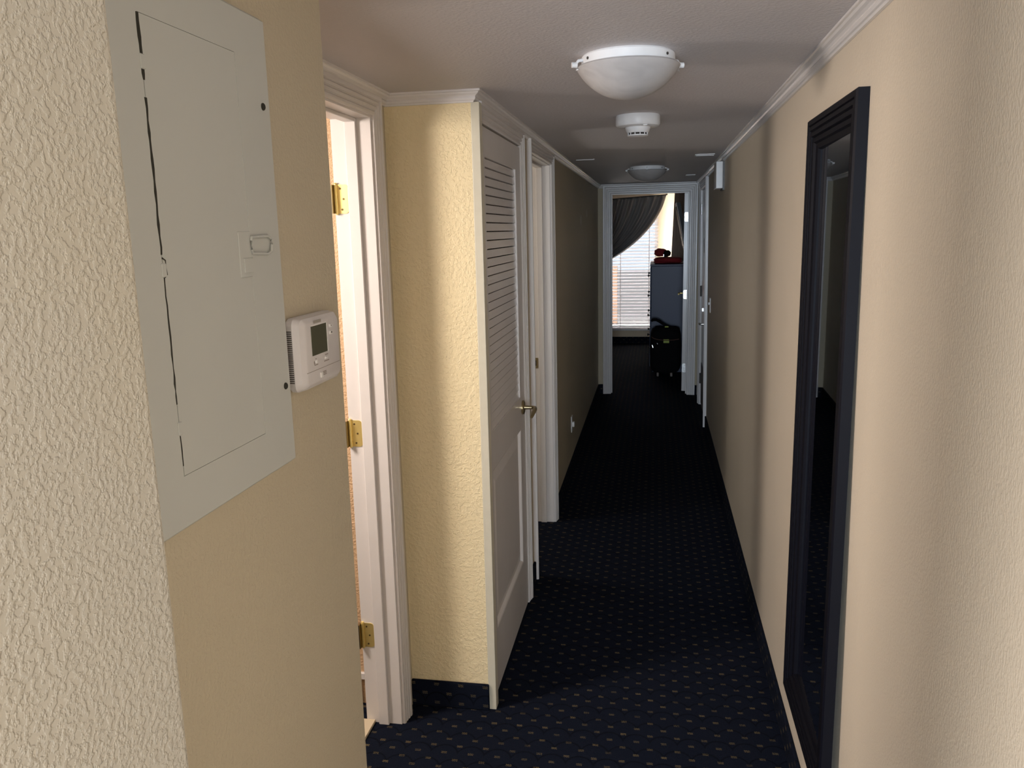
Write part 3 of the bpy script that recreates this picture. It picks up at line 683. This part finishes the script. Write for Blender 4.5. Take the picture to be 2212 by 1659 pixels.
# slim raised strips on the ceiling
cb1 = obj('ceiling_strip', B((-.500, -.382, 5.28, 5.29, ZC - .004, ZC), (-.386, -.382, 5.24, 5.28, ZC - .004, ZC)), M_plast2); tag(cb1, 'thin white angled strip on the ceiling above the left wall', 'ceiling strip')
cb2 = obj('ceiling_strip', B((.240, .352, 5.20, 5.212, ZC - .004, ZC), (.240, .352, 5.29, 5.298, ZC - .004, ZC), (.236, .242, 5.20, 5.298, ZC - .004, ZC)), M_plast2); tag(cb2, 'thin white looped strip on the ceiling near the wall chime', 'ceiling strip')
cb3 = obj('ceiling_strip', B((.250, .330, 7.16, 7.24, ZC - .006, ZC), bevel=.002), M_plast2); tag(cb3, 'small pale patch plate on the ceiling before the entry door', 'ceiling strip')

# ------------------------------------------------------------------ small wall fittings
SHEAR[0] = True
ch = thing('door_chime', 'white box chime high on the right wall below the crown moulding', 'chime', (XR, 5.5, 2.02))
obj('cover', B((.392, XR - .012, 5.36, 5.56, 1.935, 2.100), bevel=.006, seg=3), M_plast2, ch, True)
obj('back_plate', B((XR - .012, XR, 5.37, 5.55, 1.925, 2.098)), M_dark, ch)
SHEAR[0] = False
ol = thing('wall_outlet', 'white outlet plate with a plugged-in cap low on the left wall', 'outlet', (XL, 5.55, .345))
obj('plate', B((XL, XL + .006, 5.515, 5.585, .288, .402), bevel=.002, seg=2), M_plast2, ol, True)
obj('plug_cap', B((XL + .005, XL + .022, 5.532, 5.568, .325, .360), bevel=.005, seg=2), M_plast2, ol, True)
SHEAR[0] = True
sw = thing('light_switch', 'white switch plate on the right wall just before the entry door', 'light switch', (XR, 6.55, 1.09))
obj('plate', B((XR - .006, XR, 6.515, 6.585, 1.03, 1.145), bevel=.002, seg=2), M_plast2, sw, True)
obj('toggle', B((XR - .018, XR - .005, 6.545, 6.555, 1.09, 1.11), bevel=.002), M_plast2, sw)

SHEAR[0] = False
# ------------------------------------------------------------------ far room: windows, blinds, curtains
w1 = thing('window_1', 'bright white window with blinds in the room at the far end', 'window', ((WX0 + WX1) / 2, YB, WZ0), kind='structure')
fw = .05
obj('window_frame', B((WX0, WX0 + fw, YB + .03, YB + .09, WZ0, WZ1), (WX1 - fw * .7, WX1, YB + .03, YB + .09, WZ0, WZ1), (WX0 + fw, WX1 - fw * .7, YB + .03, YB + .09, WZ1 - fw, WZ1), (WX0 + fw, WX1 - fw * .7, YB + .03, YB + .09, WZ0, WZ0 + fw)), M_plast2, w1)
obj('window_pane', B((WX0 + fw, WX1 - fw * .7, YB + .058, YB + .062, WZ0 + fw, WZ1 - fw)), M_glass, w1)
obj('window_sill', B((WX0 - .03, WX1 + .03, YB - .03, YB + .03, WZ0 - .025, WZ0), bevel=.004), M_plast2, w1)
w2 = thing('window_2', 'side window of the far room behind the brown curtain', 'window', (SX, (SY0 + SY1) / 2, SZ0), kind='structure')
obj('window_frame', B((SX + .03, SX + .09, SY0, SY0 + .04, SZ0, SZ1), (SX + .03, SX + .09, SY1 - .04, SY1, SZ0, SZ1), (SX + .03, SX + .09, SY0, SY1, SZ0, SZ0 + .04), (SX + .03, SX + .09, SY0, SY1, SZ1 - .04, SZ1)), M_plast2, w2)
bl = thing('window_blind', 'white slatted venetian blind half hidden by the charcoal curtain', 'blind', ((WX0 + WX1) / 2, YB, WZ1))
bx0, bx1 = WX0 + .02, WX1 + .015
obj('head_rail', B((bx0, bx1, YB - .062, YB - .012, WZ1 - .03, WZ1 + .02)), M_slat, bl)
bm = bmesh.new(); zt, zb, ns = WZ1 - .055, WZ0 + .035, 40
ta = R(-24)
for k in range(ns):
    zc = zb + (zt - zb) * k / (ns - 1); yc = YB - .036; hw = .024
    P4 = []
    for s in (-1, -.35, .35, 1):
        yy = s * hw; bow = .0025 * (1 - s * s)
        P4.append((yc + yy * math.cos(ta) - bow * math.sin(ta), zc + yy * math.sin(ta) + bow * math.cos(ta)))
    top = [[bm.verts.new((x, y, z + .0012)) for y, z in P4] for x in (bx0, bx1)]; bot = [[bm.verts.new((x, y, z - .0012)) for y, z in P4] for x in (bx0, bx1)]
    for i in range(3):
        bm.faces.new((top[0][i], top[0][i + 1], top[1][i + 1], top[1][i])); bm.faces.new((bot[0][i], bot[1][i], bot[1][i + 1], bot[0][i + 1]))
    bm.faces.new((top[0][0], top[1][0], bot[1][0], bot[0][0])); bm.faces.new((top[0][3], bot[0][3], bot[1][3], top[1][3]))
    for e in (0, 1): bm.faces.new([top[e][i] for i in range(4)] + [bot[e][i] for i in (3, 2, 1, 0)])
obj('slats', bm, M_slat, bl)
obj('bottom_rail', B((bx0, bx1, YB - .058, YB - .014, WZ0 - .000, WZ0 + .020), bevel=.003), M_slat, bl)
for x in (-1.02, -.50, -.085):
    obj('ladder_tape', B((x - .004, x + .004, YB - .0615, YB - .0605, WZ0 + .02, WZ1 - .03)), M_slat, bl)

def bez(p0, p1, p2, p3, s):
    return [((1 - s) ** 3) * a + 3 * s * (1 - s) ** 2 * b + 3 * s * s * (1 - s) * c + s ** 3 * d for a, b, c, d in zip(p0, p1, p2, p3)]
cu = thing('window_curtain', 'charcoal curtain swept to the left across the far window', 'curtain', (-.6, YB - .13, 2.14))
bm = bmesh.new(); NU, NV = 150, 44; G = []
for i in range(NU + 1):
    u = i / NU; xt = -1.50 + u * 1.65; row = []
    ztop = 2.085 + .070 * u ** 1.5
    for k in range(NV + 1):
        s = k / NV
        p0 = (xt, ztop); p1 = (xt - .06 - .04 * u, 1.72 - .04 * u); p2 = (-1.10 + .62 * u, 1.45 - .23 * u); p3 = (-1.22 + .06 * u, 1.22 - .16 * u)
        x, z = bez(p0, p1, p2, p3, s)
        amp = .030 * (1 - .35 * s); 
        y = YB - .125 + amp * math.sin(u * 2 * PI * 15 + 1.1 * math.sin(u * 9) + s * 1.3) + .010 * math.sin(u * 41 + s * 5)
        if k == 0: y = YB - .125 + .5 * (y - YB + .125)
        row.append(bm.verts.new((x, y, z)))
    G.append(row)
for i in range(NU):
    for k in range(NV): bm.faces.new((G[i][k], G[i + 1][k], G[i + 1][k + 1], G[i][k + 1]))
co = obj('fabric', bm, M_curt, cu, True)
sm = co.modifiers.new('thickness', 'SOLIDIFY'); sm.thickness = .0025
rb = obj('curtain_rod', tube([(-1.62, YB - .125, 2.105), (-.6, YB - .125, 2.118), (.145, YB - .125, 2.158), (.160, YB - .11, 2.166), (.160, YB, 2.166)], .009, 12), M_dark, cu, True)
cu2 = thing('side_curtain', 'brown grey curtain hanging in the right corner of the far room', 'curtain', (.36, 11.4, 2.2))
bm = bmesh.new(); G = []; NU, NV = 80, 24
for i in range(NU + 1):
    u = i / NU; row = []
    for k in range(NV + 1):
        s = k / NV
        y = 10.72 + u * 1.2
        x = .410 - .13 * u - .075 * (s ** .9) + .022 * math.sin(u * 2 * PI * 9 + 1.5 * math.sin(u * 7)) * (.6 + .4 * s)
        row.append(bm.verts.new((x, y, 2.25 - 2.2 * s)))
    G.append(row)
for i in range(NU):
    for k in range(NV): bm.faces.new((G[i][k], G[i + 1][k], G[i + 1][k + 1], G[i][k + 1]))
co = obj('fabric', bm, M_curt2, cu2, True)
sm = co.modifiers.new('thickness', 'SOLIDIFY'); sm.thickness = .0025
obj('curtain_rod', tube([(.41, 10.66, 2.26), (.28, 11.98, 2.26)], .010, 12), M_dark, cu2, True)

# ------------------------------------------------------------------ far room: dresser, red things, television, suitcase
DX0, DX1, DYA, DYB, DZT = -.050, .385, 9.66, 10.55, 1.278
dr = thing('dresser', 'tall navy chest of drawers seen from its side beside the window', 'dresser', ((DX0 + DX1) / 2, (DYA + DYB) / 2, 0))
obj('carcass', B((DX0 + .012, DX1, DYA, DYB, .04, DZT - .022), bevel=.003), M_navy, dr)
obj('top', B((DX0 - .004, DX1 + .005, DYA - .010, DYB + .010, DZT - .022, DZT), bevel=.004, seg=2), M_navy, dr)
obj('plinth', B((DX0 + .03, DX1 - .01, DYA + .01, DYB - .01, 0, .04)), M_navy, dr)
for k in range(5):
    z0 = .065 + k * .236
    dw = obj('drawer', B((DX0 - .004, DX0 + .012, DYA + .012, DYB - .012, z0, z0 + .226), bevel=.004), M_navy, dr)
    for y in (DYA + .16, DYB - .16):
        obj('knob', lathe([(.0001, .002), (.007, 0), (.006, -.010), (.016, -.018), (.014, -.026), (.0001, -.030)], DX0 - .004, y, z0 + .13, 18, 'x'), M_blackp, dw, True)
def blob(cx, cy, cz, sx, sy, sz, seed, amp=.1, n=22, flat=2.2):
    bm = bmesh.new(); rnd = random.Random(seed); ph = [rnd.uniform(0, 6) for _ in range(6)]
    bmesh.ops.create_icosphere(bm, subdivisions=4, radius=1)
    for v in bm.verts:
        c = v.co; e = 1 / (abs(c.x) ** flat + abs(c.y) ** flat + abs(c.z) ** flat) ** (1 / flat)
        d = 1 + amp * (math.sin(c.x * 4 + ph[0]) * math.sin(c.y * 5 + ph[1]) + .6 * math.sin(c.z * 8 + c.x * 3 + ph[2]) + .4 * math.sin(c.y * 9 + c.z * 4 + ph[3]))
        v.co = Vector((cx + c.x * e * sx * d, cy + c.y * e * sy * d, cz + c.z * e * sz * d))
    return bm
rb_ = obj('folded_blanket', blob(.150, 9.93, DZT + .038, .158, .21, .036, 4, .05, flat=4), M_red, None, True); tag(rb_, 'dark red folded blanket lying on the navy chest of drawers', 'blanket')
cap = thing('cap', 'red and black cap lying on top of the folded red blanket', 'cap', (.07, 9.9, DZT + .08))
obj('crown', blob(.065, 9.93, DZT + .128, .072, .10, .046, 9, .07, flat=2.6), M_red, cap, True)
obj('black_panel', blob(.135, 9.90, DZT + .118, .052, .09, .038, 12, .06, flat=2.4), M_nylon, cap, True)
obj('buckle', B((.098, .103, 9.79, 9.805, DZT + .084, DZT + .112)), M_chrome, cap)
tv = thing('television', 'black flat television tilted down, seen edge-on above the chest', 'television', (.34, 10.4, 1.68))
def tvq(a, b):  # a: out of the wall (thickness, towards -x), b: height along the screen
    th_ = R(11.5); return (.325 - a * math.cos(th_) - b * math.sin(th_), 1.66 - a * math.sin(th_) * .0 + b * math.cos(th_))
def slab(name, a0, a1, b0, b1, y0, y1, mat, parent):
    bm = bmesh.new(); vs = []
    for y in (y0, y1):
        for a, b in ((a0, b0), (a1, b0), (a1, b1), (a0, b1)):
            x, z = tvq(a, b); vs.append(bm.verts.new((x, y, z)))
    for f in ((0, 1, 2, 3), (7, 6, 5, 4), (0, 4, 5, 1), (1, 5, 6, 2), (2, 6, 7, 3), (3, 7, 4, 0)): bm.faces.new([vs[i] for i in f])
    return obj(name, bm, mat, parent)
slab('housing', -.032, .012, -.33, .335, 9.98, 10.62, M_blackp, tv)
slab('silver_trim', .012, .018, -.34, .335, 9.975, 10.62, M_plast, tv)
slab('screen', .018, .023, -.20, .290, 9.97, 10.62, M_blackp, tv)
obj('wall_bracket', B((.375, SX - .002, 10.3, 10.42, 1.60, 1.72)), M_blackp, tv)
# suitcase
su = thing('suitcase', 'black soft rolling suitcase with yellow-green tags standing before the chest', 'suitcase', (.125, 9.45, 0))
sbm = blob(.130, 9.44, .300, .176, .125, .262, 21, .018, flat=5.5)
sbd = obj('body', sbm, M_nylon, su, True)
obj('top_flap', blob(.140, 9.44, .545, .150, .105, .030, 5, .03, flat=3.2), M_nylon, su, True)
obj('piping', tube([(-.030, 9.318, .470), (-.005, 9.310, .452), (.05, 9.305, .437), (.13, 9.303, .430), (.22, 9.305, .434), (.28, 9.312, .445)], .0045, 8), plain('brown_piping', (.10, .04, .025), .6), su, True)
obj('carry_strap', tube([(-.035, 9.40, .640), (-.02, 9.40, .654), (.02, 9.40, .655), (.055, 9.40, .640), (.09, 9.40, .615), (.13, 9.40, .590), (.17, 9.40, .575)], .014, 10, taper=[1, 1.1, 1.1, 1.2, 1.1, 1, 1]), M_nylon, su, True)
obj('tag', B((.105, .170, 9.300, 9.306, .400, .427), bevel=.004, seg=2), M_lime, su)
obj('tag', B((.104, .168, 9.303, 9.309, .432, .442), bevel=.002), M_lime, su)
obj('tag', B((.118, .160, 9.330, 9.336, .575, .590), bevel=.002), M_lime, su)
for x in (-.018, .036):
    obj('buckle', tube([(x - .004, 9.308, .40 if x > 0 else .375), (x + .006, 9.304, .385 if x > 0 else .345)], .004, 8), M_chrome, su, True)
for x in (.045, .20):
    obj('wheel', lathe([(.0001, -.012), (.020, -.012), (.024, -.008), (.024, .008), (.020, .012), (.0001, .012)], x, 9.355, .024, 20, 'x'), M_grey, su, True)
for x in (.045, .20):
    obj('wheel', lathe([(.0001, -.012), (.020, -.012), (.024, -.008), (.024, .008), (.020, .012), (.0001, .012)], x, 9.525, .024, 20, 'x'), M_grey, su, True)

# outside the far window: ground and a brown garden wall in daylight
struct('ground', B((-8, 8, 12.5, 40, -.5, -.3)), plain('dry_ground', (.50, .44, .40), .9, scale=3), 'pale ground outside the far window', 'ground')
struct('wall_garden', B((-6, -.75, 16.5, 16.7, -.3, .95)), M_fence, 'brown garden wall glimpsed between the blind slats', 'wall')
